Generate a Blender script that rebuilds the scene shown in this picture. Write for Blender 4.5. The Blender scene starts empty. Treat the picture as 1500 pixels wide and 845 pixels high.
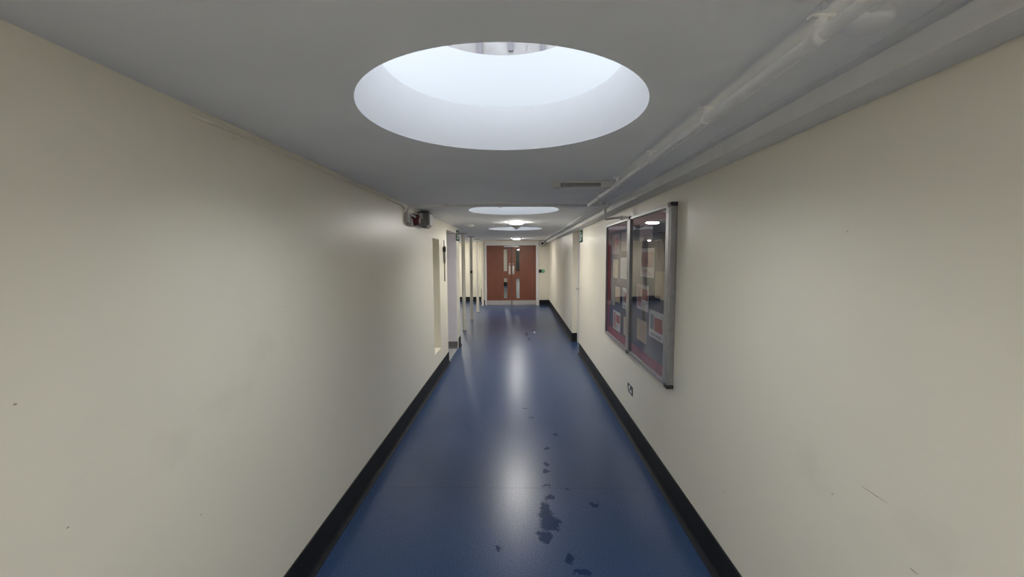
import bpy, bmesh, math, random
from mathutils import Vector, Matrix
random.seed(4)
PI = math.pi
SC = bpy.context.scene
COL = SC.collection

# ------------------------------------------------------------------ camera
cd = bpy.data.cameras.new('camera')
cam = bpy.data.objects.new('camera', cd)
COL.objects.link(cam)
cd.sensor_fit = 'HORIZONTAL'; cd.sensor_width = 36.0
cd.lens = 36.0 * 601.77 / 1500.0
cd.clip_start = 0.02; cd.clip_end = 200
RIGHT = Vector((0.99984717, 0.01642725, -0.00598139))
FWD = Vector((-0.01684689, 0.99676239, -0.07861879))
UP = Vector((0.00467054, 0.07870754, 0.99688681))
m = Matrix((RIGHT, UP, -FWD)).transposed().to_4x4()
m.translation = Vector((0, 0, 1.65))
cam.matrix_world = m
SC.camera = cam

# ------------------------------------------------------------------ sky, exposure
w = bpy.data.worlds.new('overcast_sky'); SC.world = w; w.use_nodes = True
wn = w.node_tree
bg = wn.nodes['Background']
SKY = 13.0                       # zenith radiance of an evenly overcast sky, falling to a third at the horizon
def sky_node(kind, **kw):
    n = wn.nodes.new(kind)
    for k, v in kw.items(): setattr(n, k, v)
    return n
tcs = sky_node('ShaderNodeTexCoord'); sps = sky_node('ShaderNodeSeparateXYZ')
wn.links.new(tcs.outputs['Generated'], sps.inputs[0])
mul = sky_node('ShaderNodeMath', operation='MULTIPLY_ADD', use_clamp=False)
mxz = sky_node('ShaderNodeMath', operation='MAXIMUM'); mxz.inputs[1].default_value = 0.0
wn.links.new(sps.outputs['Z'], mxz.inputs[0]); wn.links.new(mxz.outputs[0], mul.inputs[0])
mul.inputs[1].default_value = SKY*2/3; mul.inputs[2].default_value = SKY/3
wn.links.new(mul.outputs[0], bg.inputs['Strength'])
bg.inputs['Color'].default_value = (0.90, 0.95, 1.0, 1)
SC.cycles.diffuse_bounces = 8; SC.cycles.max_bounces = 14; SC.cycles.transparent_max_bounces = 16
vs = SC.view_settings
vs.view_transform = 'Standard'; vs.look = 'None'; vs.gamma = 1; vs.use_curve_mapping = False
vs.exposure = 0.24
LAMP = 215.0

# ------------------------------------------------------------------ materials
def new_mat(name):
    mt = bpy.data.materials.new(name); mt.use_nodes = True
    nt = mt.node_tree
    return mt, nt, nt.nodes['Principled BSDF']

def node(nt, kind, **kw):
    n = nt.nodes.new(kind)
    for k, v in kw.items(): setattr(n, k, v)
    return n

def coords(nt):
    return node(nt, 'ShaderNodeTexCoord').outputs['Object']

def noise(nt, co, scale, detail=4, rough=0.55, stretch=None):
    if stretch:
        mp = node(nt, 'ShaderNodeMapping'); mp.inputs['Scale'].default_value = stretch
        nt.links.new(co, mp.inputs['Vector']); co = mp.outputs['Vector']
    n = node(nt, 'ShaderNodeTexNoise')
    n.inputs['Scale'].default_value = scale; n.inputs['Detail'].default_value = detail
    n.inputs['Roughness'].default_value = rough
    nt.links.new(co, n.inputs['Vector'])
    return n.outputs['Fac']

def ramp(nt, fac, a, b, ca=(0, 0, 0, 1), cb=(1, 1, 1, 1)):
    r = node(nt, 'ShaderNodeValToRGB')
    r.color_ramp.elements[0].position = a; r.color_ramp.elements[0].color = ca
    r.color_ramp.elements[1].position = b; r.color_ramp.elements[1].color = cb
    nt.links.new(fac, r.inputs['Fac'])
    return r.outputs['Color']

def mixc(nt, fac, a, b):
    mx = node(nt, 'ShaderNodeMix', data_type='RGBA')
    if hasattr(fac, 'is_linked'): nt.links.new(fac, mx.inputs[0])
    else: mx.inputs[0].default_value = fac
    for v, i in ((a, 6), (b, 7)):
        if hasattr(v, 'is_linked'): nt.links.new(v, mx.inputs[i])
        else: mx.inputs[i].default_value = (*v, 1) if len(v) == 3 else v
    return mx.outputs[2]

def math_n(nt, op, a, b=0.0):
    n = node(nt, 'ShaderNodeMath', operation=op)
    for v, i in ((a, 0), (b, 1)):
        if hasattr(v, 'is_linked'): nt.links.new(v, n.inputs[i])
        else: n.inputs[i].default_value = v
    return n.outputs[0]

def bump(nt, bsdf, fac, strength, dist=0.002):
    b = node(nt, 'ShaderNodeBump'); b.inputs['Strength'].default_value = strength
    b.inputs['Distance'].default_value = dist
    nt.links.new(fac, b.inputs['Height']); nt.links.new(b.outputs['Normal'], bsdf.inputs['Normal'])

def plain(name, col, rough=0.5, metal=0.0, var=0.06, scale=8.0, bmp=0.0, bscale=60, spec=.5):
    mt, nt, b = new_mat(name)
    co = coords(nt)
    f = noise(nt, co, scale)
    dark = tuple(c * (1 - var) for c in col); lite = tuple(min(1, c * (1 + var)) for c in col)
    nt.links.new(ramp(nt, f, 0.3, 0.7, (*dark, 1), (*lite, 1)), b.inputs['Base Color'])
    b.inputs['Roughness'].default_value = rough; b.inputs['Metallic'].default_value = metal
    b.inputs['Specular IOR Level'].default_value = spec
    if bmp: bump(nt, b, noise(nt, co, bscale, 3), bmp)
    return mt

def spots(nt, co, pts, warp_scale, warp, soft=(.8, 1.1), warp2=0):
    """mask that is 1 inside warped ellipses: pts = (centre, radii)"""
    nz = node(nt, 'ShaderNodeTexNoise'); nz.inputs['Scale'].default_value = warp_scale
    nz.inputs['Detail'].default_value = 6; nz.inputs['Roughness'].default_value = 0.65
    nt.links.new(co, nz.inputs['Vector'])
    sub = node(nt, 'ShaderNodeVectorMath', operation='SUBTRACT'); sub.inputs[1].default_value = (.5, .5, .5)
    nt.links.new(nz.outputs['Color'], sub.inputs[0])
    sc = node(nt, 'ShaderNodeVectorMath', operation='SCALE'); sc.inputs['Scale'].default_value = warp
    nt.links.new(sub.outputs[0], sc.inputs[0])
    ad = node(nt, 'ShaderNodeVectorMath', operation='ADD')
    nt.links.new(co, ad.inputs[0]); nt.links.new(sc.outputs[0], ad.inputs[1])
    if warp2:
        n2 = node(nt, 'ShaderNodeTexNoise'); n2.inputs['Scale'].default_value = warp_scale*4.5; n2.inputs['Detail'].default_value = 5
        nt.links.new(co, n2.inputs['Vector'])
        s2 = node(nt, 'ShaderNodeVectorMath', operation='SUBTRACT'); s2.inputs[1].default_value = (.5, .5, .5); nt.links.new(n2.outputs['Color'], s2.inputs[0])
        s3 = node(nt, 'ShaderNodeVectorMath', operation='SCALE'); s3.inputs['Scale'].default_value = warp2; nt.links.new(s2.outputs[0], s3.inputs[0])
        a2 = node(nt, 'ShaderNodeVectorMath', operation='ADD'); nt.links.new(ad.outputs[0], a2.inputs[0]); nt.links.new(s3.outputs[0], a2.inputs[1]); ad = a2
    tot = None
    for c, r in pts:
        s = node(nt, 'ShaderNodeVectorMath', operation='SUBTRACT'); s.inputs[1].default_value = c
        nt.links.new(ad.outputs[0], s.inputs[0])
        d = node(nt, 'ShaderNodeVectorMath', operation='DIVIDE'); d.inputs[1].default_value = r
        nt.links.new(s.outputs[0], d.inputs[0])
        l = node(nt, 'ShaderNodeVectorMath', operation='LENGTH'); nt.links.new(d.outputs[0], l.inputs[0])
        v = l.outputs['Value']
        tot = v if tot is None else math_n(nt, 'MINIMUM', tot, v)
    return ramp(nt, tot, soft[0], soft[1], (1, 1, 1, 1), (0, 0, 0, 1))

def wall_paint(name, col, rough, marks=None, smudges=None):
    mt, nt, b = new_mat(name)
    co = coords(nt)
    big = noise(nt, co, 1.3, 5, .6)
    c = mixc(nt, ramp(nt, big, .35, .7), tuple(x * .965 for x in col), col)
    scf = noise(nt, co, 2.2, 8, .7, (1, .5, 2.2))
    c = mixc(nt, math_n(nt, 'MULTIPLY', ramp(nt, scf, .60, .80), .25), c, tuple(x * .86 for x in col))
    if smudges:
        c = mixc(nt, math_n(nt, 'MULTIPLY', spots(nt, co, smudges, 4.0, .35, (.2, 1.6)), .28), c, tuple(x * .80 for x in col))
    if marks:
        c = mixc(nt, math_n(nt, 'MULTIPLY', spots(nt, co, marks, 30, .008), .6), c, (.16, .12, .09))
    nt.links.new(c, b.inputs['Base Color'])
    b.inputs['Roughness'].default_value = rough
    bump(nt, b, noise(nt, co, 55, 4), .10, .002)
    return mt

CREAM = (.80, .755, .635)
M = {}
M['wall_l'] = wall_paint('cream_gloss_paint_worn', CREAM, .36,
    [((-1.097, .853, 1.335), (.1, .004, .003)), ((-1.097, .93, 1.0), (.1, .004, .002)), ((-1.097, 1.33, .77), (.1, .006, .002)),
     ((-1.097, 1.9, 1.42), (.1, .004, .002))],
    [((-1.097, 1.25, 1.05), (.2, .10, .09)), ((-1.097, 1.5, 1.14), (.2, .16, .07)), ((-1.097, 1.7, 1.25), (.2, .10, .09))])
M['wall_r'] = wall_paint('cream_gloss_paint_scuffed', CREAM, .36,
    [((1.019, 1.02, .83), (.1, .014, .002)), ((1.019, 1.15, .96), (.1, .05, .0014)), ((1.019, 1.30, .87), (.1, .006, .002)),
     ((1.019, 1.98, .47), (.1, .005, .004)), ((1.019, 1.30, 1.72), (.1, .003, .003))],
    [((1.019, 1.0, .95), (.2, .15, .06)), ((1.019, 1.4, .9), (.2, .12, .08))])
M['wall'] = wall_paint('cream_paint', CREAM, .42)
M['jamb'] = plain('jamb_paint_daylight_tint', (.73, .70, .77), .45, var=.02)  # cool cast of side daylight put into the jamb's base colour
M['ceiling'] = plain('grey_white_ceiling_paint', (.85, .85, .85), .75, var=.03, scale=3, bmp=.08, bscale=40)
M['beam'] = plain('grey_white_boxing_paint', (.76, .755, .74), .45, var=.04, scale=10)
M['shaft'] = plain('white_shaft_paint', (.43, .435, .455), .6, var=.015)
M['trunk'] = plain('painted_conduit', (.88, .87, .85), .5, var=.06, scale=14)
M['black'] = plain('black_vinyl_skirting', (.012, .013, .016), .6, var=.25, scale=6, spec=.25)
M['greyskirt'] = plain('grey_vinyl_skirting', (.16, .16, .17), .45)
M['white'] = plain('white_gloss_frame_paint', (.72, .70, .70), .35, var=.03)
M['plastic'] = plain('off_white_plastic', (.66, .64, .60), .4, var=.04)
M['grey_plastic'] = plain('grey_plastic', (.20, .20, .19), .45)
M['dark'] = plain('dark_plastic', (.02, .02, .02), .4)
M['red'] = plain('dark_red_plastic', (.13, .018, .022), .35, var=.15)
M['alu'] = plain('brushed_aluminium', (.36, .36, .37), .42, .75, var=.08, scale=30)
M['steel'] = plain('satin_steel', (.58, .56, .54), .42, .6, var=.06, scale=20)
M['navy'] = plain('navy_felt', (.030, .035, .085), .9, var=.12, scale=40, bmp=.2, bscale=250)
M['crimson'] = plain('crimson_paper_border', (.36, .035, .07), .7, var=.08)
M['paper'] = plain('white_paper', (.74, .73, .76), .7, var=.03)
M['cream_paper'] = plain('buff_paper', (.62, .50, .36), .75, var=.04)
M['pink_paper'] = plain('faded_pink_paper', (.52, .42, .46), .75, var=.04)
M['ink_red'] = plain('red_print', (.40, .05, .06), .7, var=.2, scale=30)
M['ink_pink'] = plain('faded_red_print', (.55, .26, .26), .7, var=.2, scale=40)
M['ink_grey'] = plain('grey_print', (.20, .19, .22), .7, var=.2, scale=60)
M['green'] = plain('safety_green', (.008, .085, .05), .7, var=.06, spec=.2)
M['green_bright'] = plain('bright_green_plastic', (.02, .36, .12), .4)  # the release button's own brighter green
M['sign_white'] = plain('white_sign_film', (.78, .82, .78), .4, var=.02)
M['concrete'] = None

def make_concrete():
    mt, nt, b = new_mat('weathered_white_concrete')
    co = coords(nt)
    c = mixc(nt, ramp(nt, noise(nt, co, .8, 6, .65), .35, .7), (.058, .055, .055), (.095, .092, .093))
    c = mixc(nt, math_n(nt, 'MULTIPLY', ramp(nt, noise(nt, co, 3.0, 8, .7, (1.5, 1, .6)), .58, .66), .7), c, (.04, .038, .04))
    nt.links.new(c, b.inputs['Base Color']); b.inputs['Roughness'].default_value = .85
    return mt
M['concrete'] = make_concrete()

def make_wood():
    mt, nt, b = new_mat('red_brown_veneer')
    co = coords(nt)
    g = noise(nt, co, 3.0, 6, .6, (14, 14, .7))
    c = mixc(nt, ramp(nt, g, .3, .7), (.155, .052, .030), (.215, .075, .042))
    c = mixc(nt, math_n(nt, 'MULTIPLY', spots(nt, co, [((-.68, 13.75, 1.12), (.26, 1, .15)), ((.22, 13.75, 1.12), (.26, 1, .15))], 3, .25), .35), c, (.075, .024, .016))
    nt.links.new(c, b.inputs['Base Color']); b.inputs['Roughness'].default_value = .42
    return mt
M['wood'] = make_wood()

def make_floor():
    mt, nt, b = new_mat('blue_safety_vinyl')
    co = coords(nt)
    base = mixc(nt, ramp(nt, noise(nt, co, 1.1, 5, .6), .35, .7), (.026, .054, .128), (.033, .064, .150))
    speck = ramp(nt, noise(nt, co, 220, 2, .5), .62, .72)
    c = mixc(nt, math_n(nt, 'MULTIPLY', speck, .08), base, (.10, .13, .20))
    # dark wet-looking stains, scattered in a trail right of the centre line
    st = spots(nt, co, [((.165, 2.50, 0), (.05, .16, 1)), ((.185, 2.42, 0), (.075, .08, 1)), ((.15, 2.30, 0), (.04, .06, 1)), ((.20, 2.70, 0), (.04, .03, 1)),
                        ((.19, 2.84, 0), (.05, .010, 1)), ((.20, 3.05, 0), (.03, .025, 1)), ((.215, 3.15, 0), (.02, .03, 1)),
                        ((.235, 3.42, 0), (.03, .03, 1)), ((.33, 2.80, 0), (.03, .008, 1)), ((.115, 2.33, 0), (.02, .02, 1)),
                        ((.27, 2.12, 0), (.03, .05, 1)), ((.33, 2.03, 0), (.05, .025, 1)), ((.50, 2.62, 0), (.04, .03, 1)),
                        ((.33, 3.7, 0), (.03, .03, 1)), ((.06, 4.35, 0), (.03, .02, 1)), ((.12, 4.1, 0), (.03, .015, 1)),
                        ((.10, 4.6, 0), (.012, .012, 1)), ((-.12, 2.2, 0), (.02, .03, 1)),
                        ((.16, 8.6, 0), (.04, .25, 1)), ((.20, 8.1, 0), (.035, .16, 1)), ((.31, 9.1, 0), (.05, .06, 1))], 12, .11, (.75, 1.05), .05)
    c = mixc(nt, math_n(nt, 'MULTIPLY', st, .85), c, (.011, .027, .078))
    # welded joints of the sheet
    sep = node(nt, 'ShaderNodeSeparateXYZ'); nt.links.new(co, sep.inputs[0])
    def line(ax, v, wd):
        d = math_n(nt, 'ABSOLUTE', math_n(nt, 'SUBTRACT', sep.outputs[ax], v))
        return math_n(nt, 'LESS_THAN', d, wd)
    j = math_n(nt, 'MAXIMUM', line(1, 2.812, .0022), line(1, 6.49, .006))
    c = mixc(nt, math_n(nt, 'MULTIPLY', j, .5), c, (.02, .03, .05))
    nt.links.new(c, b.inputs['Base Color'])
    r = mixc(nt, noise(nt, co, 2.5, 5, .6), (.279, .279, .279), (.315, .315, .315))
    nt.links.new(r, b.inputs['Roughness'])
    # fine safety aggregate: matt grit between glossier patches
    grain = noise(nt, co, 130, 2, .6)
    g2 = ramp(nt, grain, .38, .62, (.20, .20, .20, 1), (.64, .64, .64, 1))
    dull = math_n(nt, 'SUBTRACT', 1.0, math_n(nt, 'MULTIPLY', math_n(nt, 'MAXIMUM', st, math_n(nt, 'MULTIPLY', j, .6)), .8))
    nt.links.new(math_n(nt, 'MULTIPLY', g2, dull), b.inputs['Specular IOR Level'])
    bump(nt, b, noise(nt, co, 85, 3, .7), .22, .0014)
    return mt
M['floor'] = make_floor()
M['threshold'] = plain('pale_grey_threshold_vinyl', (.34, .34, .34), .45, var=.05, scale=20)

def glass(name, tint, gloss, ior=1.5):
    mt = bpy.data.materials.new(name); mt.use_nodes = True
    nt = mt.node_tree; nt.nodes.clear()
    out = node(nt, 'ShaderNodeOutputMaterial')
    tr = node(nt, 'ShaderNodeBsdfTransparent'); tr.inputs['Color'].default_value = (*tint, 1)
    gl = node(nt, 'ShaderNodeBsdfGlossy'); gl.inputs['Roughness'].default_value = gloss
    fr = node(nt, 'ShaderNodeFresnel'); fr.inputs['IOR'].default_value = ior
    # gentle waviness of the sheet
    nz = node(nt, 'ShaderNodeTexNoise'); nz.inputs['Scale'].default_value = 2.2; nz.inputs['Detail'].default_value = 1
    nt.links.new(coords(nt), nz.inputs['Vector'])
    bp = node(nt, 'ShaderNodeBump'); bp.inputs['Strength'].default_value = .12; bp.inputs['Distance'].default_value = .02
    nt.links.new(nz.outputs['Fac'], bp.inputs['Height']); nt.links.new(bp.outputs['Normal'], gl.inputs['Normal'])
    mx = node(nt, 'ShaderNodeMixShader')
    geo = node(nt, 'ShaderNodeNewGeometry')          # only the outer face of the sheet mirrors
    front = math_n(nt, 'SUBTRACT', 1.0, geo.outputs['Backfacing'])
    nt.links.new(math_n(nt, 'MULTIPLY', fr.outputs[0], front), mx.inputs[0]); nt.links.new(tr.outputs[0], mx.inputs[1]); nt.links.new(gl.outputs[0], mx.inputs[2])
    nt.links.new(mx.outputs[0], out.inputs['Surface'])
    return mt
M['glass'] = glass('clear_door_glass', (.93, .95, .94), .0)
M['board_glass'] = glass('notice_board_glazing', (.90, .90, .91), .01, 1.8)
M['dome'] = glass('rooflight_glazing', (.96, .97, .98), .0)

def translucent(name, col):
    mt = bpy.data.materials.new(name); mt.use_nodes = True
    nt = mt.node_tree; nt.nodes.clear()
    out = node(nt, 'ShaderNodeOutputMaterial')
    tl = node(nt, 'ShaderNodeBsdfTranslucent'); tl.inputs['Color'].default_value = (*col, 1)
    df = node(nt, 'ShaderNodeBsdfDiffuse'); df.inputs['Color'].default_value = (*col, 1)
    mx = node(nt, 'ShaderNodeMixShader'); mx.inputs[0].default_value = .5
    nt.links.new(tl.outputs[0], mx.inputs[1]); nt.links.new(df.outputs[0], mx.inputs[2])
    nt.links.new(mx.outputs[0], out.inputs['Surface'])
    return mt
M['opal'] = translucent('smoked_opal_kerb_plastic', (.168, .175, .184))

def emit(name, col, s):
    mt, nt, b = new_mat(name)
    b.inputs['Base Color'].default_value = (.8, .8, .8, 1)
    b.inputs['Emission Color'].default_value = (*col, 1); b.inputs['Emission Strength'].default_value = s
    return mt
M['lamp'] = emit('led_diffuser', (1.0, .965, .90), LAMP)
M['lamp_far'] = emit('led_diffuser_far', (1.0, .97, .92), 30)

# ------------------------------------------------------------------ mesh helpers
class MB:
    def __init__(s): s.bm = bmesh.new(); s.mats = []
    def _m(s, faces, mat):
        if mat is None: return
        if mat not in s.mats: s.mats.append(mat)
        for f in faces: f.material_index = s.mats.index(mat)
    def box(s, x0, x1, y0, y1, z0, z1, mat=None, bev=0.0):
        v = [s.bm.verts.new(p) for p in ((x0,y0,z0),(x1,y0,z0),(x1,y1,z0),(x0,y1,z0),(x0,y0,z1),(x1,y0,z1),(x1,y1,z1),(x0,y1,z1))]
        fs = [s.bm.faces.new([v[i] for i in q]) for q in ((0,3,2,1),(4,5,6,7),(0,1,5,4),(1,2,6,5),(2,3,7,6),(3,0,4,7))]
        s._m(fs, mat)
        if bev:
            es = list({e for f in fs for e in f.edges})
            bmesh.ops.bevel(s.bm, geom=es, offset=bev, segments=2, affect='EDGES', profile=.6)
        return s
    def quad(s, pts, mat=None):
        f = s.bm.faces.new([s.bm.verts.new(p) for p in pts]); s._m([f], mat); return s
    def lathe(s, c, prof, axis='z', seg=32, mat=None, smooth=True, close=False):
        """prof = [(radius, height)], capped where radius is 0"""
        def P(r, h, a):
            x, y = r*math.cos(a), r*math.sin(a)
            q = {'z': (x, y, h), 'x': (h, x, y), 'y': (x, h, y)}[axis]
            return (c[0]+q[0], c[1]+q[1], c[2]+q[2])
        rings = []
        for r, h in prof:
            if r < 1e-6: rings.append([s.bm.verts.new(P(0, h, 0))])
            else: rings.append([s.bm.verts.new(P(r, h, 2*PI*k/seg)) for k in range(seg)])
        fs = []
        for a, b in zip(rings, rings[1:]):
            for k in range(seg):
                k2 = (k+1) % seg
                if len(a) == 1 and len(b) == 1: continue
                if len(a) == 1: fs.append(s.bm.faces.new((a[0], b[k2], b[k])))
                elif len(b) == 1: fs.append(s.bm.faces.new((a[k], a[k2], b[0])))
                else: fs.append(s.bm.faces.new((a[k], a[k2], b[k2], b[k])))
        for f in fs: f.smooth = smooth
        s._m(fs, mat); return s
    def tube(s, pts, r, seg=10, mat=None):
        pts = [Vector(p) for p in pts]
        rings = []; prev = None
        for i, p in enumerate(pts):
            t = (pts[min(i+1, len(pts)-1)] - pts[max(i-1, 0)]).normalized()
            u = prev if prev is not None else (Vector((0,0,1)) if abs(t.z) < .9 else Vector((1,0,0)))
            u = (u - t*u.dot(t)).normalized(); prev = u; v = t.cross(u)
            rings.append([s.bm.verts.new(p + u*r*math.cos(2*PI*k/seg) + v*r*math.sin(2*PI*k/seg)) for k in range(seg)])
        fs = []
        for a, b in zip(rings, rings[1:]):
            for k in range(seg): fs.append(s.bm.faces.new((a[k], a[(k+1)%seg], b[(k+1)%seg], b[k])))
        for f in fs: f.smooth = True
        fs.append(s.bm.faces.new(rings[0][::-1])); fs.append(s.bm.faces.new(rings[-1]))
        s._m(fs, mat); return s
    def prism(s, poly, d0, d1, axis, mat=None):
        def P(a, b, d): return {'x': (d, a, b), 'y': (a, d, b), 'z': (a, b, d)}[axis]
        A = [s.bm.verts.new(P(a, b, d0)) for a, b in poly]; B = [s.bm.verts.new(P(a, b, d1)) for a, b in poly]
        n = len(poly); fs = [s.bm.faces.new(A), s.bm.faces.new(B[::-1])]
        for k in range(n): fs.append(s.bm.faces.new((A[k], B[k], B[(k+1)%n], A[(k+1)%n])))
        s._m(fs, mat); return s
    def build(s, name, mat=None, parent=None):
        if mat is not None:
            if mat not in s.mats: s.mats.insert(0, mat); 
            if s.mats[0] is not mat: pass
        bmesh.ops.recalc_face_normals(s.bm, faces=s.bm.faces)
        me = bpy.data.meshes.new(name)
        if parent is not None:
            off = Vector(parent.location)
            if parent.parent is not None: off = off + Vector(parent.parent.location)
            bmesh.ops.translate(s.bm, verts=s.bm.verts, vec=-off)
        s.bm.to_mesh(me); s.bm.free()
        for q in s.mats: me.materials.append(q)
        o = bpy.data.objects.new(name, me); COL.objects.link(o)
        if parent is not None: o.parent = parent
        return o

def arc(c, r, a0, a1, n, plane):
    out = []
    for k in range(n+1):
        a = a0+(a1-a0)*k/n; u, v = r*math.cos(a), r*math.sin(a)
        out.append({'xz': (c[0]+u, c[1], c[2]+v), 'xy': (c[0]+u, c[1]+v, c[2]), 'yz': (c[0], c[1]+u, c[2]+v)}[plane])
    return out

def tag(o, label, cat=None, group=None):
    o['label'] = label
    if cat: o['category'] = cat
    if group: o['group'] = group
    return o
def thing(name, label, cat, loc, group=None):
    o = bpy.data.objects.new(name, None); COL.objects.link(o); o.location = loc
    o.empty_display_size = .05
    return tag(o, label, cat, group)
def struct(o, label):
    o['kind'] = 'structure'; o['label'] = label; return o
def structroot(name, label, loc):
    o = bpy.data.objects.new(name, None); COL.objects.link(o); o.location = loc
    o['kind'] = 'structure'; o['label'] = label; return o
def copy_tree(o, loc, label=None):
    r = o.copy(); COL.objects.link(r); r.location = loc
    if label: r['label'] = label
    for ch in list(o.children):
        c = ch.copy(); COL.objects.link(c); c.parent = r
        for g in list(ch.children):
            d = g.copy(); COL.objects.link(d); d.parent = c
    return r

XL, XR, ZC = -1.097, 1.019, 2.158
Y0, YE = -4.0, 13.75            # wall behind the camera, double doors
BX, BY = -3.1, 14.9             # side bay: far wall, back wall
YF = 36.0                       # end of the corridor beyond the doors
SKYC = [(-.055, -1.58), (-.055, 1.52), (-.055, 4.63), (-.06, 7.76)]
SR = .50

# ------------------------------------------------------------------ setting
f = MB(); f.box(BX-.2, 1.5, Y0-.1, YF+.1, -.12, 0)
struct(f.build('floor', M['floor']), 'blue speckled vinyl corridor floor with dark stains')

# ceiling with round openings
c = MB()
q = .62
def slab(x0, x1, y0, y1):
    c.quad([(x0,y0,ZC),(x0,y1,ZC),(x1,y1,ZC),(x1,y0,ZC)]); c.quad([(x0,y0,ZC+.172),(x1,y0,ZC+.172),(x1,y1,ZC+.172),(x0,y1,ZC+.172)])
x0, x1 = BX-.2, 1.5
ys = [Y0-.1]
for cx, cy in SKYC: ys += [cy-q, cy+q]
ys.append(YF+.1)
for k in range(0, len(ys), 2): slab(x0, x1, ys[k], ys[k+1])
for cx, cy in SKYC:
    slab(x0, cx-q, cy-q, cy+q); slab(cx+q, x1, cy-q, cy+q)
    n = 96
    for z, R in ((ZC, SR), (ZC+.172, .426)):
        ring, sq = [], []
        for k in range(n):
            a = 2*PI*k/n; ux, uy = math.cos(a), math.sin(a); s_ = q/max(abs(ux), abs(uy))
            ring.append(c.bm.verts.new((cx+R*ux, cy+R*uy, z))); sq.append(c.bm.verts.new((cx+s_*ux, cy+s_*uy, z)))
        for k in range(n):
            k2 = (k+1) % n; c.bm.faces.new((ring[k], sq[k], sq[k2], ring[k2]))
c.quad([(x0,Y0-.1,ZC),(x1,Y0-.1,ZC),(x1,Y0-.1,ZC+.172),(x0,Y0-.1,ZC+.172)])
c.quad([(x0,YF+.1,ZC),(x1,YF+.1,ZC),(x1,YF+.1,ZC+.172),(x0,YF+.1,ZC+.172)])
c.quad([(x0,Y0-.1,ZC),(x0,YF+.1,ZC),(x0,YF+.1,ZC+.172),(x0,Y0-.1,ZC+.172)])
c.quad([(x1,Y0-.1,ZC),(x1,YF+.1,ZC),(x1,YF+.1,ZC+.172),(x1,Y0-.1,ZC+.172)])
struct(c.build('ceiling', M['ceiling']), 'low grey white painted ceiling with round rooflight openings')

# round rooflights (visible ones numbered from the nearest; one more behind the camera)
def rooflight(cx, cy, name, label):
    root = structroot(name, label, (cx, cy, ZC))
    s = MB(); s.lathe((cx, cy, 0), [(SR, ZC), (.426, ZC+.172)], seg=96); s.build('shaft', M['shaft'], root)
    k = MB(); k.lathe((cx, cy, 0), [(.426, ZC+.172), (.372, 2.535)], seg=96); k.build('kerb', M['opal'], root)
    g = MB()
    prof = [(.374*math.cos(a), 2.537+.10*math.sin(a)) for a in [i*PI/2/8 for i in range(9)]]
    prof[-1] = (0, prof[-1][1])
    g.lathe((cx, cy, 0), prof, seg=64); g.build('dome_glazing', M['dome'], root)
    return root
r1 = rooflight(*SKYC[1], 'window_1', 'large round rooflight nearest the camera, concrete building visible through it')
for k, (i, lab) in enumerate(((2, 'second round rooflight, just beyond the ceiling cross pipe'), (3, 'third round rooflight, behind the first round lamp'),
                              (0, 'round rooflight behind the camera'))):
    o = copy_tree(r1, (*SKYC[i], ZC), lab); o.name = 'window_%d' % (k+2)

# left wall: near stretch with tall slot, doorway, short pier
SY0, SY1, SZ0, SZ1 = 5.24, 5.675, .37, 1.885
WE, P0, P1 = 6.26, 7.27, 7.57
T = .2
l = MB()
l.box(XL-T, XL, Y0, SY0, 0, ZC); l.box(XL-T, XL, SY1, WE, 0, ZC)
l.box(XL-T, XL, SY0, SY1, 0, SZ0); l.box(XL-T, XL, SY0, SY1, SZ1, ZC)
l.box(XL-T, XL-T+.03, SY0, SY1, SZ0, SZ1)
l.box(XL-T, XL, WE, P0, 2.055, ZC)
l.box(XL-T, XL, P0+.004, P1, 0, ZC)
struct(l.build('wall_left', M['wall_l']), 'cream painted left corridor wall with tall narrow slot')
j = MB(); j.box(XL-T, XL-.012, P0-.012, P0+.003, 0, 2.05); struct(j.build('trim_1', M['jamb']), 'far jamb of the left doorway, lilac daylight tint put into its colour')
sr = MB()
sr.box(BX-.1, BX, WE-.1, BY+.1, 0, ZC); sr.box(BX, XL-T, WE-.1, WE, 0, ZC); sr.box(BX, XL-T, P0+.02, P1, 0, ZC)
struct(sr.build('wall_bay', M['wall']), 'cream walls of the side bay left of the posts')
bb = MB(); bb.box(BX-.1, -1.16, BY, BY+.1, 0, ZC)
struct(bb.build('wall_back', M['wall']), 'cream back wall of the side bay behind the posts')
# end wall round the double doors
DX0, DX1, DH = -1.14, .662, 2.10
e = MB()
e.box(-1.24, DX0, YE, YE+.12, 0, ZC); e.box(DX1, XR+.1, YE, YE+.12, 0, ZC); e.box(DX0, DX1, YE, YE+.12, DH, ZC)
e.box(-1.24, DX0-.02, YE+.12, BY+.1, 0, ZC)
struct(e.build('wall_end', M['wall']), 'cream end wall around the brown double doors')
# right wall
RE, RN = 6.9, 7.8
r = MB()
r.box(XR, XR+.15, Y0, RE, 0, ZC); r.box(XR+.16, XR+.22, RE-.1, RN+.1, 0, ZC)
r.box(XR-.004, XR+.15, RN, YE, 0, ZC)
r.box(XR+.10, XR+.16, RE, RN, 2.06, ZC)
struct(r.build('wall_right', M['wall_r']), 'long cream right corridor wall carrying the notice board')
b = MB(); b.box(BX-.1, XR+.15, Y0-.12, Y0, 0, ZC); struct(b.build('wall_behind', M['wall']), 'cream wall closing the corridor behind the camera')
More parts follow.
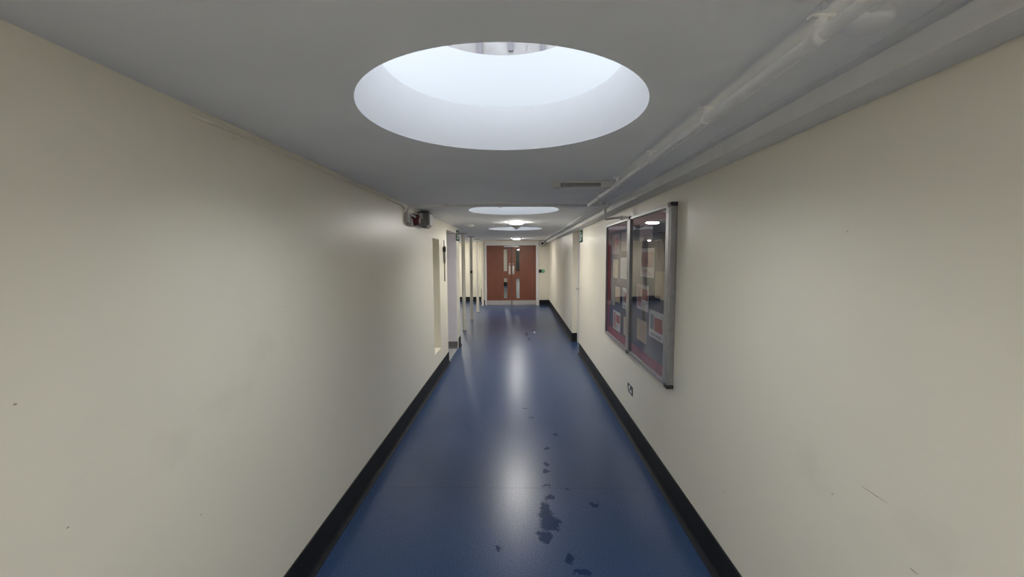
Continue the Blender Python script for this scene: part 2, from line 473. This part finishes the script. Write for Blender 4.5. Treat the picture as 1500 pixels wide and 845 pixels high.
# corridor beyond the doors
wb = MB(); wb.box(XR+.1, XR+.2, YE+.12, YF, 0, ZC); wb.box(BX-.1, BX, BY+.1, YF, 0, ZC)
wb.box(BX, XR+.1, YF, YF+.1, 0, ZC); wb.box(BX, -.42, 23.0, 23.1, 0, ZC)
struct(wb.build('wall_beyond', M['wall']), 'cream walls seen through the glass of the double doors')
wd = MB(); wd.box(-.42, XR+.1, 34.6, 34.7, 0, 1.95)
struct(wd.build('wall_far', plain('dark_grey_green_paint', (.05, .065, .06), .5)), 'dark grey green partition far beyond the double doors')
bz = MB(); bz.box(BX, -.42, 22.98, 23.0, 0, .20); struct(bz.build('baseboard_beyond', M['black']), 'black skirting beyond the double doors')

# boxing along the top of the right wall
bm_ = MB(); ZB = 2.088
bm_.box(.90, XR-.001, Y0, YE, ZB, ZC-.0005)
bm_.box(.8985, .90, Y0, YE, ZB-.001, ZB+.022)
bm_.prism([(.868, ZC-.0008), (.90, ZC-.0008), (.90, ZC-.010), (.872, ZC-.005)], Y0, YE, 'y')
struct(bm_.build('trim_2', M['beam']), 'grey white boxing along the top of the right wall')

# skirtings: coved vinyl
def skirt_profile(x, side, h=.176):
    s = side; p = [(x, 0), (x + s*.034, 0), (x + s*.033, .004), (x + s*.018, .010), (x + s*.010, .024), (x + s*.008, .04), (x + s*.008, h-.002), (x + s*.004, h), (x, h)]
    return p
def skirt_y(name, x, side, y0, y1, label, mat='black', h=.176):
    s = MB(); s.prism(skirt_profile(x, side, h), y0, y1, 'y'); return struct(s.build(name, M[mat]), label)
def skirt_x(name, x0, x1, y, label, mat='black', h=.176):
    s = MB(); s.prism(skirt_profile(y, -1, h), x0, x1, 'x'); return struct(s.build(name, M[mat]), label)
skirt_y('baseboard_left', XL, 1, Y0, WE+.004, 'black coved skirting along the near left wall')
skirt_y('baseboard_pier', XL, 1, P0+.06, P1+.004, 'short black skirting on the pier past the left doorway')
skirt_x('baseboard_jamb', XL-T, XL-.004, P0-.013, 'dark grey skirting at the far jamb of the left doorway', 'greyskirt', .13)
skirt_y('baseboard_right', XR, -1, Y0, RE-.05, 'black coved skirting along the near right wall')
skirt_y('baseboard_right_far', XR-.004, -1, RN-.006, YE, 'black skirting along the far right wall past the recess')
skirt_x('baseboard_nib', XR-.012, XR+.09, RN, 'black skirting on the end of the right recess')
skirt_x('baseboard_end', DX1+.02, XR-.01, YE, 'black skirting right of the double doors')
skirt_x('baseboard_bay', BX, -1.24, BY, 'black skirting on the back wall of the side bay')
skirt_x('baseboard_door', -1.185, -1.145, YE, 'narrow black skirting left of the double door frame')
th = MB(); th.box(XL-T-.6, XL-.005, WE-.002, P0-.013, -.005, .004)
struct(th.build('trim_3', M['threshold']), 'pale grey floor strip in the left doorway')
nb = MB(); nb.box(-1.245, -1.178, YE-.09, YE, 0, ZC); struct(nb.build('trim_4', M['wall']), 'slim cream nib beside the double door frame')

# ------------------------------------------------------------------ double doors
fr = MB()
fr.box(DX0, -1.075, YE-.03, YE+.11, 0, DH, bev=.004); fr.box(.574, DX1, YE-.03, YE+.11, 0, DH, bev=.004)
fr.box(-1.075, .574, YE-.03, YE+.11, 2.006, DH, bev=.004)
struct(fr.build('trim_5', M['white']), 'white painted frame of the brown double doors')
d1 = structroot('door_1', 'brown veneered double doors at the end of the corridor', (-.25, YE+.02, 0))
def leaf(xa, xb, px0, px1, plx0, plx1, lkx):
    ya, yb = YE+.0, YE+.044
    za, zb, zc, zd = .232, .915, 1.14, 1.885
    s = MB()
    s.box(xa, px0, ya, yb, .006, 2.002); s.box(px1, xb, ya, yb, .006, 2.002)
    s.box(px0, px1, ya, yb, .006, za); s.box(px0, px1, ya, yb, zb, zc); s.box(px0, px1, ya, yb, zd, 2.002)
    lf = s.build('leaf', M['wood'], d1)
    for z0, z1 in ((za, zb), (zc, zd)):
        g = MB(); g.box(px0, px1, ya+.018, ya+.024, z0, z1); g.build('pane', M['glass'], lf)
        bd = MB(); t = .008
        bd.box(px0, px0+t, ya-.002, ya+.016, z0, z1); bd.box(px1-t, px1, ya-.002, ya+.016, z0, z1)
        bd.box(px0+t, px1-t, ya-.002, ya+.016, z0, z0+t); bd.box(px0+t, px1-t, ya-.002, ya+.016, z1-t, z1)
        bd.build('glazing_bead', M['wood'], lf)
    kp = MB(); kp.box(xa+.01, xb-.012, ya-.003, ya, .012, .165, bev=.001); kp.build('kick_plate', M['steel'], lf)
    pp = MB(); pp.box(plx0, plx1, ya-.003, ya, 1.04, 1.335, bev=.001); pp.build('push_plate', M['steel'], lf)
    hd = MB(); xm = (plx0+plx1)/2
    hd.tube([(xm, ya-.002, 1.30), (xm, ya-.04, 1.295), (xm, ya-.05, 1.28), (xm, ya-.05, 1.10), (xm, ya-.04, 1.085), (xm, ya-.002, 1.08)], .010)
    hd.build('pull_handle', M['steel'], lf)
    lk = MB(); lk.lathe((lkx, ya, 1.388), [(0, -.012), (.014, -.012), (.022, -.010), (.026, -.004), (.026, 0)], 'y', 20); lk.build('lock_cylinder', M['steel'], lf)
    return lf
leaf(-1.073, -.245, -.511, -.383, -.341, -.275, -.305)
leaf(-.233, .572, -.103, .030, -.218, -.150, -.184)
cl = MB(); cl.box(-.495, -.05, YE-.045, YE-.002, 1.945, 2.004, bev=.006); cl.box(-.07, .02, YE-.03, YE-.002, 1.95, 1.996, bev=.004)
cl.build('door_closer', M['alu'], d1)

# door in the right recess
d2 = structroot('door_2', 'cream door set back in the recess of the right wall', (XR+.125, (RE+RN)/2, 0))
s = MB(); s.box(XR+.115, XR+.155, RE+.03, RN-.06, .006, 2.02); s.build('leaf', M['wall'], d2)
s = MB(); s.lathe((XR+.115, RN-.13, 1.04), [(0, -.06), (.02, -.06), (.026, -.045), (.02, -.03), (.011, -.02), (.011, 0), (.028, -.004), (.028, 0)], 'x', 20); s.build('door_knob', M['steel'], d2)
t = MB(); t.box(XR+.093, XR+.16, RN-.055, RN-.001, 0, 2.06); t.box(XR+.093, XR+.16, RE+.001, RE+.03, 0, 2.06); t.box(XR+.1, XR+.16, RE+.03, RN-.055, 2.02, 2.06)
struct(t.build('trim_6', M['white']), 'white frame of the recessed right door')

# ------------------------------------------------------------------ ceiling lamps
def lamp_parts(x, y, root, cone):
    s = MB(); s.lathe((x, y, 0), [(.112, ZC), (.112, ZC-.010), (.104, ZC-.013)], seg=40); s.build('housing', M['white'], root)
    s = MB(); s.lathe((x, y, 0), [(.104, ZC-.012), (.100, ZC-.022), (.085, ZC-.026), (0, ZC-.027)], seg=40); s.build('diffuser', M['lamp'], root)
la = thing('ceiling_lamp', 'lit round ceiling lamp in front of the third rooflight', 'lamp', (-.037, 6.25, ZC), 'round ceiling lamps')
lamp_parts(-.037, 6.25, la, True)
copy_tree(la, (-.06, 12.0, ZC), 'lit round ceiling lamp nearest the brown double doors')
copy_tree(la, (-.05, -.80, ZC), 'unseen round lamp added behind the camera to light the near walls')  # added out of view to brighten the near walls and ceiling
copy_tree(la, (-2.3, 11.2, ZC), 'unseen round lamp added to light the side bay left of the posts')  # unseen lamp, added so the side bay reads bright
copy_tree(la, (-2.2, 13.6, ZC), 'second unseen round lamp added deep in the side bay to light its back wall')  # second added lamp, lifts the bay's back wall
o = copy_tree(la, (-.95, 21.3, ZC), 'unseen round lamp added beyond the double doors, left one')  # hidden lamp added to brighten the wall behind the door glass
o = copy_tree(la, (.02, 33.0, ZC), 'round ceiling lamp beyond the double doors, right one')
# small conical detector below the first lamp
sn = tag(MB().lathe((-.037, 6.95, 0), [(.088, ZC), (.086, ZC-.006), (.012, ZC-.060), (0, ZC-.063)], seg=28).build('cone_sensor', M['grey_plastic']),
    'small grey cone shaped sensor hanging behind the nearer lit lamp', 'sensor')

# dead batten luminaire across the ceiling
bt = thing('batten_light', 'unlit slim batten light across the ceiling beside the conduits', 'light fitting', (.43, 2.89, ZC))
s = MB(); s.box(.235, .635, 2.86, 2.925, ZC-.012, ZC, bev=.003); s.build('base_plate', M['plastic'], bt)
s = MB(); s.box(.29, .565, 2.868, 2.916, ZC-.034, ZC-.012, bev=.006); s.build('diffuser', plain('dull_grey_diffuser', (.30, .295, .28), .35), bt)
for xa, xb in ((.232, .29), (.565, .640)):
    s = MB(); s.box(xa, xb, 2.858, 2.926, ZC-.042, ZC, bev=.008); s.build('end_cap', M['plastic'], bt)

# ------------------------------------------------------------------ conduits
ZP = ZC-.042
mc = thing('conduit', 'thick painted conduit running along the ceiling towards the junction box', 'pipe', (.655, 3.8, ZC))
s = MB(); s.tube([(.648, Y0, ZP), (.648, 3.86, ZP)], .0140, 14); s.build('pipe', M['trunk'], mc)
for y in (.93, 1.47, 2.06, 2.75, 3.35, -.6):
    s = MB(); s.lathe((.648, y, ZP), [(.0138, -.012), (.0170, -.012), (.0170, .012), (.0138, .012)], 'y', 16)
    s.box(.640, .656, y-.008, y+.008, ZC-.032, ZC-.006, bev=.001); s.box(.622, .674, y-.009, y+.009, ZC-.007, ZC, bev=.002)
    s.build('saddle', M['trunk'], mc)
tc = thing('conduit', 'thin painted cable beside the thick ceiling conduit', 'pipe', (.725, 3.8, ZC))
s = MB(); s.tube([(.722, Y0, ZC-.010), (.722, 1.6, ZC-.010), (.720, 2.6, ZC-.010), (.742, 3.9, ZC-.010)], .0075, 10); s.build('pipe', M['trunk'], tc)
cc = thing('conduit', 'painted conduit crossing the ceiling from the red alarm to the junction box', 'pipe', (0, 4.03, ZC))
s = MB()
pts = [(.78, 4.05, ZC-.022), (-.98, 3.985, ZC-.022)] + [(-1.015-.05*math.sin(a), 3.983, ZC-.072+.05*math.cos(a)) for a in [i*PI/2/6 for i in range(7)]] + [(-1.065, 3.985, 2.092)]
s.tube(pts, .0125, 12); s.build('pipe', M['trunk'], cc)
for x in (.35, -.18, -.7):
    s = MB(); s.box(x-.012, x+.012, 4.008, 4.05, ZC-.038, ZC, bev=.004); s.build('saddle', M['trunk'], cc)
fc = thing('conduit', 'pair of thin conduits running from the junction box to the far end', 'pipe', (.8, 4.3, ZC))
for dx, rr in ((0, .011), (.045, .008)):
    s = MB(); s.tube([(.79+dx, 4.12, ZC-.018), (.795+dx, 8.0, ZC-.018), (.775+dx, YE-.25, ZC-.018)], rr, 10); s.build('pipe', M['trunk'], fc)
for y in (5.2, 6.6, 8.2, 9.8, 11.4):
    s = MB(); s.box(.772, .812, y-.012, y+.012, ZC-.034, ZC, bev=.003); s.build('saddle', M['trunk'], fc)
jb = thing('junction_box', 'round painted conduit junction box where the ceiling pipes meet', 'junction box', (.79, 4.0, ZC))
s = MB(); s.lathe((.76, 3.97, 0), [(.045, ZC), (.045, ZC-.040), (.040, ZC-.046), (0, ZC-.046)], seg=28); s.build('box_body', M['trunk'], jb)
s = MB(); s.lathe((.845, 4.03, 0), [(.038, ZC), (.038, ZC-.034), (.034, ZC-.038), (0, ZC-.038)], seg=28); s.build('box_body', M['trunk'], jb)
s = MB(); s.tube([(.655, 3.86, ZP), (.755, 3.95, ZP+.01)], .012, 10); s.tube([(.76, 3.97, ZC-.022), (.845, 4.03, ZC-.022)], .012, 10); s.build('connector', M['trunk'], jb)
dc = thing('conduit', 'short conduit dropping from the junction box to the notice board wall', 'pipe', (.85, 4.1, ZC))
s = MB(); s.tube([(.845, 4.06, ZC-.01), (.845, 4.08, 2.03), (.846, 4.08, 2.015), (.853, 4.085, 2.008), (.865, 4.09, 2.005), (.965, 4.11, 2.02), (1.012, 4.11, 2.02)], .0115, 12); s.build('pipe', M['trunk'], dc)
s = MB(); s.lathe((1.019, 4.11, 2.02), [(.024, 0), (.024, -.010), (.012, -.014)], 'x', 16); s.build('wall_flange', M['trunk'], dc)
lc = thing('cable', 'thin painted cable along the top of the left wall', 'cable', (XL, 2.8, 2.14))
s = MB(); s.tube([(XL+.002, 1.40, 2.128), (XL+.006, 1.55, 2.132), (XL+.007, 2.2, 2.136), (XL+.007, 3.0, 2.132), (XL+.007, 3.88, 2.130), (XL+.006, 3.97, 2.11)], .0068, 8); s.build('wire', M['wall'], lc)
s = MB(); s.box(XL, XL+.008, 1.60, 1.615, 2.105, 2.122, bev=.002); s.build('clip', M['wall'], lc)
rd = tag(MB().lathe((.745, .93, 0), [(.046, ZC), (.046, ZC-.018), (.040, ZC-.026), (0, ZC-.027)], seg=36).build('ceiling_rose', M['ceiling']),
    'round flat painted cover on the ceiling beside the thick conduit, nearest the camera', 'cover plate')
sd = tag(MB().lathe((-.80, 6.75, 0), [(.075, ZC), (.075, ZC-.014), (.055, ZC-.020), (.045, ZC-.032), (0, ZC-.034)], seg=28).build('smoke_detector', M['plastic']),
    'small round detector on the ceiling between the left wall and the first post', 'detector')

# ------------------------------------------------------------------ fire alarm and grey box on the left wall
al = thing('alarm_sounder', 'dark red alarm sounder on the left wall at the end of the cross pipe', 'alarm', (XL, 4.17, 2.02))
s = MB(); s.box(XL, XL+.030, 4.00, 4.12, 1.985, 2.085, bev=.006); s.box(XL, XL+.045, 4.06, 4.26, 1.955, 2.03, bev=.010); s.build('wall_base', M['plastic'], al)
s = MB(); s.lathe((XL, 4.17, 2.018), [(.045, .02), (.064, .022), (.064, .04), (.055, .046), (.053, .088), (.046, .098), (0, .101)], 'x', 28); s.build('sounder_body', M['red'], al)
for k in range(6):
    a = k*PI/3
    s = MB(); s.box(XL+.020, XL+.05, 4.17+.058*math.cos(a)-.008, 4.17+.058*math.cos(a)+.008, 2.018+.058*math.sin(a)-.008, 2.018+.058*math.sin(a)+.008, bev=.003); s.build('lug', M['red'], al)
s = MB(); s.tube([(XL+.03, 4.05, 2.06), (XL+.05, 4.08, 2.055), (XL+.07, 4.12, 2.043)], .011, 10); s.build('cable_gland', M['plastic'], al)
gb = thing('control_box', 'grey metal control box on the left wall beside the red alarm', 'box', (XL, 4.62, 2.06))
s = MB(); s.box(XL, XL+.10, 4.50, 4.74, 1.985, 2.128, bev=.006); s.build('housing', M['grey_plastic'], gb)
s = MB(); s.box(XL-.0, XL+.118, 4.49, 4.76, 2.128, 2.137, bev=.002); s.build('top_plate', M['dark'], gb)
s = MB(); s.box(XL+.01, XL+.055, 4.488, 4.50, 2.06, 2.122, bev=.003); s.build('label_plate', M['plastic'], gb)
s = MB(); s.box(XL+.10, XL+.125, 4.53, 4.72, 1.995, 2.12, bev=.008); s.build('cover', plain('light_grey_enamel', (.42, .41, .39), .4), gb)
s = MB(); s.box(XL+.03, XL+.09, 4.53, 4.70, 1.968, 1.985, bev=.005); s.build('terminal', M['grey_plastic'], gb)

# dark slender hanging pull on the wall by the doorway
hp = thing('window_pole', 'slim dark pole with thick grip hanging between the wall slot and doorway', 'pole', (XL, 5.95, 1.29))
s = MB(); s.tube([(XL+.02, 5.94, 1.80), (XL+.018, 5.94, 1.885)], .006, 8); s.build('hook', M['dark'], hp)
s = MB(); s.lathe((XL+.024, 5.945, 0), [(0, 1.80), (.016, 1.797), (.022, 1.77), (.022, 1.73), (.017, 1.715), (0, 1.714)], 'z', 14); s.build('head', M['dark'], hp)
s = MB(); s.lathe((XL+.022, 5.95, 0), [(0, 1.715), (.016, 1.712), (.018, 1.60), (.013, 1.55), (0, 1.549)], 'z', 14); s.build('grip', M['grey_plastic'], hp)
s = MB(); s.tube([(XL+.02, 5.955, 1.55), (XL+.018, 5.965, 1.29)], .008, 8); s.build('rod', plain('brown_grey_rod', (.13, .115, .10), .5), hp)

# ------------------------------------------------------------------ posts
def post(x, y, label, first):
    p = thing('post', label, 'post', (x, y, 0), 'cream steel posts along the side bay')
    s = MB(); s.lathe((x, y, 0), [(.040, 0), (.040, ZC-.008)], seg=28); s.build('shaft', M['wall'], p)
    s = MB(); s.lathe((x, y, 0), [(.040, ZC-.022), (.098, ZC-.018), (.100, ZC-.010), (.100, ZC-.0002)], seg=28); s.build('top_flange', plain('weathered_grey_flange', (.36, .35, .33), .5), p)
    s = MB(); s.lathe((x, y, 0), [(.0405, .012), (.048, .010), (.05, .0)], seg=24); s.build('base_ring', M['greyskirt'], p)
    return p
p1 = post(-1.222, 9.06, 'cream steel post nearest the left doorway, first of the row', True)
p2 = copy_tree(p1, (-1.230, 10.6, 0), 'cream steel post with a small black button, second of the row')
copy_tree(p1, (-1.215, 12.05, 0), 'cream steel post nearest the double doors, third of the row')
s = MB(); s.lathe((-1.225, 10.56, 1.252), [(.034, 0), (.034, -.012), (.026, -.03), (0, -.032)], 'y', 20); s.box(-1.25, -1.20, 10.552, 10.575, 1.222, 1.282)
o = s.build('button_box', M['dark'], p2); o['label'] = 'small black push button fixed on the post'
for x, lab in ((-1.36, 'thin cream pipe at the back of the side bay, nearer the double doors'), (-1.52, 'thin cream pipe at the back of the side bay, further from the doors')):
    p = thing('wall_pipe', lab, 'pipe', (x, BY-.05, 0))
    s = MB(); s.tube([(x, BY-.04, .0), (x, BY-.04, ZC)], .02, 12); s.build('pipe', M['wall'], p)
    for z in (.5, 1.3, 1.9):
        s = MB(); s.lathe((x, BY-.04, 0), [(.02, z-.02), (.028, z-.02), (.028, z+.02), (.02, z+.02)], seg=14); s.box(x-.012, x+.012, BY-.03, BY, z-.012, z+.012); s.build('clip', M['trunk'], p)

# ------------------------------------------------------------------ signs
def runner(mb, x, side, y0, z0, W, Hh, d):
    """running-figure pictogram with doorway and arrow on a wall sign; flip so it reads from the corridor"""
    def P(u, v): return (y0 + W*(u if side > 0 else 1-u), z0 + Hh*v)
    def poly(pts): mb.prism([P(*q_) for q_ in pts], x, x-side*d, 'x', M['sign_white'])
    poly([(.62,.12),(.92,.12),(.92,.88),(.62,.88),(.62,.80),(.86,.80),(.86,.20),(.62,.20)])
    cx, cy = P(.50, .78); mb.prism([(cx+.11*Hh*math.cos(a), cy+.11*Hh*math.sin(a)) for a in [k*PI/6 for k in range(12)]], x, x-side*d, 'x', M['sign_white'])
    poly([(.40,.64),(.52,.66),(.54,.40),(.42,.38)]); poly([(.52,.66),(.66,.52),(.64,.46),(.51,.57)]); poly([(.41,.64),(.31,.56),(.33,.42),(.37,.44),(.36,.53),(.42,.57)])
    poly([(.47,.40),(.54,.40),(.62,.26),(.58,.10),(.53,.11),(.55,.25)]); poly([(.42,.40),(.48,.40),(.43,.24),(.28,.20),(.27,.26),(.39,.29)])
    poly([(.05,.46),(.05,.56),(.17,.56),(.17,.68),(.27,.51),(.17,.34),(.17,.46)])
sg = thing('exit_sign', 'green running figure exit sign on the right wall at the recess', 'sign', (XR, 6.73, 1.86), 'green exit signs')
s = MB(); s.box(XR-.006, XR, 6.60, 6.89, 1.865, 2.065, bev=.001); s.build('panel', M['green'], sg)
s = MB(); runner(s, XR-.006, 1, 6.61, 1.875, .27, .18, .0008); s.build('pictogram', None, sg)
sl = thing('exit_sign', 'dark green running figure exit sign on the pier past the left doorway', 'sign', (XL, 7.42, 1.93), 'green exit signs')
s = MB(); s.box(XL, XL+.008, 7.26, 7.56, 1.925, 2.115, bev=.001); s.build('panel', M['green'], sl)
s = MB(); runner(s, XL+.008, -1, 7.27, 1.935, .28, .17, .0008); s.build('pictogram', None, sl)
# low sign near the skirting
lo = thing('floor_level_sign', 'small low sign with pale symbols on the right wall above the skirting', 'sign', (XR, 3.70, .38))
s = MB(); s.box(XR-.004, XR, 3.625, 3.79, .384, .464, bev=.001); s.build('plate', plain('dark_sign_green', (.035, .045, .035), .45), lo)
s = MB()
X_ = XR-.004
def lp(pts): s.prism([(3.79-.165*u, .384+.08*v) for u, v in pts], X_, X_-.0006, 'x', M['sign_white'])
lp([(.20,.50),(.52,.46),(.52,.88),(.30,.90)]); lp([(.06,.10),(.06,.42),(.34,.10)]); lp([(.62,.16),(.84,.14),(.84,.62),(.74,.66),(.62,.45)]); lp([(.40,.30),(.50,.40),(.56,.18),(.46,.14)])
s.build('symbol', None, lo)
# end wall: exit button and camera
eb = thing('exit_button', 'black and green door release unit on the wall right of the doors', 'button', (.76, YE, 1.14))
s = MB(); s.box(.665, .755, YE-.03, YE, 1.092, 1.202, bev=.004); s.build('reader', M['dark'], eb)
s = MB(); s.box(.765, .855, YE-.028, YE, 1.10, 1.195, bev=.006); s.build('button_box', M['green_bright'], eb)
s = MB(); s.lathe((.81, YE-.028, 1.147), [(.022, 0), (.022, -.006), (0, -.008)], 'y', 18); s.build('push_button', M['sign_white'], eb)
cv = thing('security_camera', 'round grey security camera with dark lens high beside the doors', 'camera', (.775, YE-.08, 2.06))
s = MB(); s.tube([(.775, YE-.001, 2.10), (.775, YE-.06, 2.09)], .022, 12); s.lathe((.775, YE, 2.10), [(.045, 0), (.045, -.012), (.02, -.016)], 'y', 20); s.build('bracket', M['plastic'], cv)
s = MB(); s.lathe((.775, YE-.10, 2.06), [(0, .09), (.055, .078), (.09, .045), (.10, 0), (.095, -.035), (.08, -.052)], 'y', 28); s.build('housing', M['grey_plastic'], cv)
s = MB(); s.lathe((.775, YE-.10, 2.06), [(.08, -.051), (.07, -.060), (.048, -.054)], 'y', 28); s.build('rim', M['plastic'], cv)
s = MB(); s.lathe((.775, YE-.10, 2.06), [(.049, -.053), (.035, -.064), (0, -.068)], 'y', 24); s.build('lens', M['dark'], cv)
ws = tag(MB().box(.96, .985, YE-.012, YE, 1.30, 1.36, bev=.003).build('wall_switch', M['plastic']), 'tiny pale switch on the end wall near the right corner', 'switch')

# ------------------------------------------------------------------ notice board
NY0, NY1, NM = 2.675, 4.655, 3.69
NZ0, NZ1 = .772, 1.985
XF = XR-.045
nbd = thing('notice_board', 'glazed two door aluminium notice board with navy felt on right wall', 'notice board', (XR, (NY0+NY1)/2, NZ0))
s = MB(); s.box(XR-.012, XR, NY0+.02, NY1-.01, NZ0+.01, NZ1-.01); s.build('felt_panel', M['navy'], nbd)
s = MB(); s.box(XF+.012, XR, NY0+.018, NY0+.036, NZ0+.02, NZ1-.02); s.build('frame_gasket', M['dark'], nbd)
XB = XR-.012
def strip(y0, y1, z0, z1):
    s = MB(); s.box(XB-.0012, XB, y0, y1, z0, z1); s.build('border_strip', M['crimson'], nbd)
strip(NY0+.05, NM-.03, NZ0+.02, NZ0+.10); strip(NM+.03, NY1-.02, NZ0+.02, NZ0+.10)
strip(NY0+.05, NM-.03, NZ1-.085, NZ1-.02); strip(NM+.03, NY1-.02, NZ1-.085, NZ1-.02); strip(NY1-.10, NY1-.02, NZ0+.10, NZ1-.085)
for z0, z1 in ((NZ0, NZ0+.022), (NZ1-.022, NZ1)):
    for ya, yb in ((NY0+.03, NM-.006), (NM+.006, NY1-.012)):
        s = MB(); s.box(XF+.004, XR, ya, yb, z0, z1, bev=.003); s.build('frame_rail', M['alu'], nbd)
s = MB(); s.box(XF, XR, NY0, NY0+.020, NZ0+.018, NZ1-.018, bev=.006); s.box(XF+.003, XR, NY0+.034, NY0+.10, NZ0+.018, NZ1-.018, bev=.006); s.build('frame_stile', M['alu'], nbd)
s = MB(); s.box(XF, XR, NM-.045, NM-.003, NZ0+.018, NZ1-.018, bev=.004); s.box(XF, XR, NM+.003, NM+.045, NZ0+.018, NZ1-.018, bev=.004); s.build('frame_stile', M['alu'], nbd)
s = MB(); s.box(XF+.004, XR, NY1-.022, NY1, NZ0+.01, NZ1-.01, bev=.004); s.build('frame_stile', M['alu'], nbd)
for ya, yb in ((NY0-.004, NY0+.055), (NM-.03, NM+.03)):
    for za, zb in ((NZ0-.006, NZ0+.020), (NZ1-.020, NZ1+.006)):
        s = MB(); s.box(XF-.004, XR, ya, yb, za, zb, bev=.006); s.build('corner_cap', M['dark'], nbd)
for ya, yb in ((NY0+.098, NM-.044), (NM+.044, NY1-.02)):
    s = MB(); s.box(XF+.014, XF+.018, ya, yb, NZ0+.02, NZ1-.02); s.build('glass_pane', M['board_glass'], nbd)
for z in (NZ0+.06, NZ1-.06):
    s = MB(); s.lathe((XF+.014, NM+.07, z), [(.010, 0), (.010, -.006), (0, -.008)], 'x', 14); s.build('lock', M['steel'], nbd)

# sheets pinned on the felt (top y far, z top, y near, z bottom)
def sheet(ya, za, yb, zb, kind, label):
    mid, H2, W2 = (ya+yb)/2, za-zb, ya-yb
    s = MB(); xs = XB-.0016; th_ = .0014
    base = {'white': M['paper'], 'buff': M['cream_paper'], 'pink': M['pink_paper']}[kind[0]]
    s.box(xs-th_, xs, yb, ya, zb, za, base)
    def pr(u0, u1, v0, v1, mat): s.box(xs-th_-.0003, xs-th_, ya-W2*u1, ya-W2*u0, zb+H2*v0, zb+H2*v1, mat)
    k = kind[1]
    if k == 'photo_left':
        pr(.06, .42, .10, .92, M['ink_pink']); pr(.46, .94, .42, .84, M['ink_red']); pr(.10, .30, .45, .80, M['ink_grey'])
        for i in range(4): pr(.48, .48+.1*(i+1), .12+.06*i, .145+.06*i, M['ink_grey'])
    elif k == 'photo_right':
        pr(.38, .92, .28, .78, M['ink_red']); pr(.10, .34, .30, .85, M['ink_grey'])
        for i in range(6): pr(.12+.13*i, .20+.13*i, .06, .17, M['ink_grey'])
    elif k == 'poster':
        pr(.08, .92, .34, .86, M['ink_pink']); pr(.30, .62, .40, .62, M['ink_red'])
        for i in range(3): pr(.10, .85-.12*i, .09+.07*i, .12+.07*i, M['ink_pink'])
    elif k == 'text':
        for i in range(6): pr(.10, .88 if i % 3 else .6, .14+.12*i, .155+.12*i, M['ink_grey'])
    elif k == 'fade':
        for i in range(5): pr(.12, .85 if i % 2 else .7, .2+.12*i, .212+.12*i, M['ink_pink'])
    o = s.build('notice_sheet', None)
    return tag(o, label, 'paper', 'sheets pinned on the notice board')
sheet(3.40, 1.705, 3.07, 1.478, ('white','poster'), 'white sheet with faded red poster high in the middle of the near panel')
sheet(3.50, 1.411, 3.19, 1.205, ('white','photo_left'), 'white sheet with red portrait print by the centre stile, near panel')
sheet(3.04, 1.534, 2.80, 1.339, ('buff','fade'), 'buff sheet at the near edge of the near panel, mid height')
sheet(3.16, 1.239, 2.84, 1.033, ('white','photo_right'), 'white sheet with red block print, lowest white one in the near panel')
sheet(3.48, 1.121, 3.23, .945, ('buff','fade'), 'buff sheet low in the near panel, beside the centre stile')
sheet(3.45, 1.905, 3.12, 1.765, ('pink','fade'), 'faded pink sheet at the top of the near panel')
sheet(4.43, 1.870, 4.14, 1.664, ('pink','photo_left'), 'pinkish printed sheet at the top far corner of the far panel')
sheet(4.40, 1.608, 4.17, 1.418, ('buff','fade'), 'buff sheet at the far side of the far panel, second row down')
sheet(4.08, 1.630, 3.79, 1.426, ('white','text'), 'white sheet of text in the far panel beside the centre stile')
sheet(3.98, 1.341, 3.75, 1.146, ('white','photo_right'), 'white sheet with red block print in the far panel by the centre stile')
sheet(4.37, 1.077, 4.06, .880, ('white','photo_left'), 'white sheet with red print at the bottom far corner of the far panel')
sheet(3.93, 1.069, 3.745, .892, ('buff','fade'), 'buff sheet at the bottom of the far panel by the centre stile')
sheet(4.28, 1.332, 4.08, 1.172, ('buff','fade'), 'small buff sheet in the centre of the far panel, third row down')
sheet(4.06, 1.870, 3.80, 1.690, ('pink','fade'), 'faded pink sheet at the top of the far panel by the centre stile')

# litter on the floor
s = MB(); s.box(.315, .352, 8.76, 8.81, 0, .006, bev=.002); s.prism([(.318, 8.79), (.345, 8.80), (.338, 8.82)], .006, .02, 'z')
tag(s.build('paper_scrap', M['paper']), 'tiny white paper scrap on the blue floor beyond the recess', 'litter')

# ------------------------------------------------------------------ concrete building seen up through the nearest rooflight
YB = 16.0
cb = thing('concrete_building', 'weathered pale concrete tower with fins, seen through the nearest rooflight', 'building', (0, YB, 2.33))
s = MB(); s.box(-7, 7, YB, YB+4, 2.33, 22); s.build('wall', M['concrete'], cb)
for x, zb_ in ((-2.7, 8.4), (-1.42, 8.6), (-.26, 9.26), (.95, 9.25), (2.2, 8.4)):
    s = MB(); s.box(x-.09, x+.09, YB-.10, YB, zb_, 22); s.build('fin', plain('grey_concrete_fin', (.034, .031, .038), .8), cb)
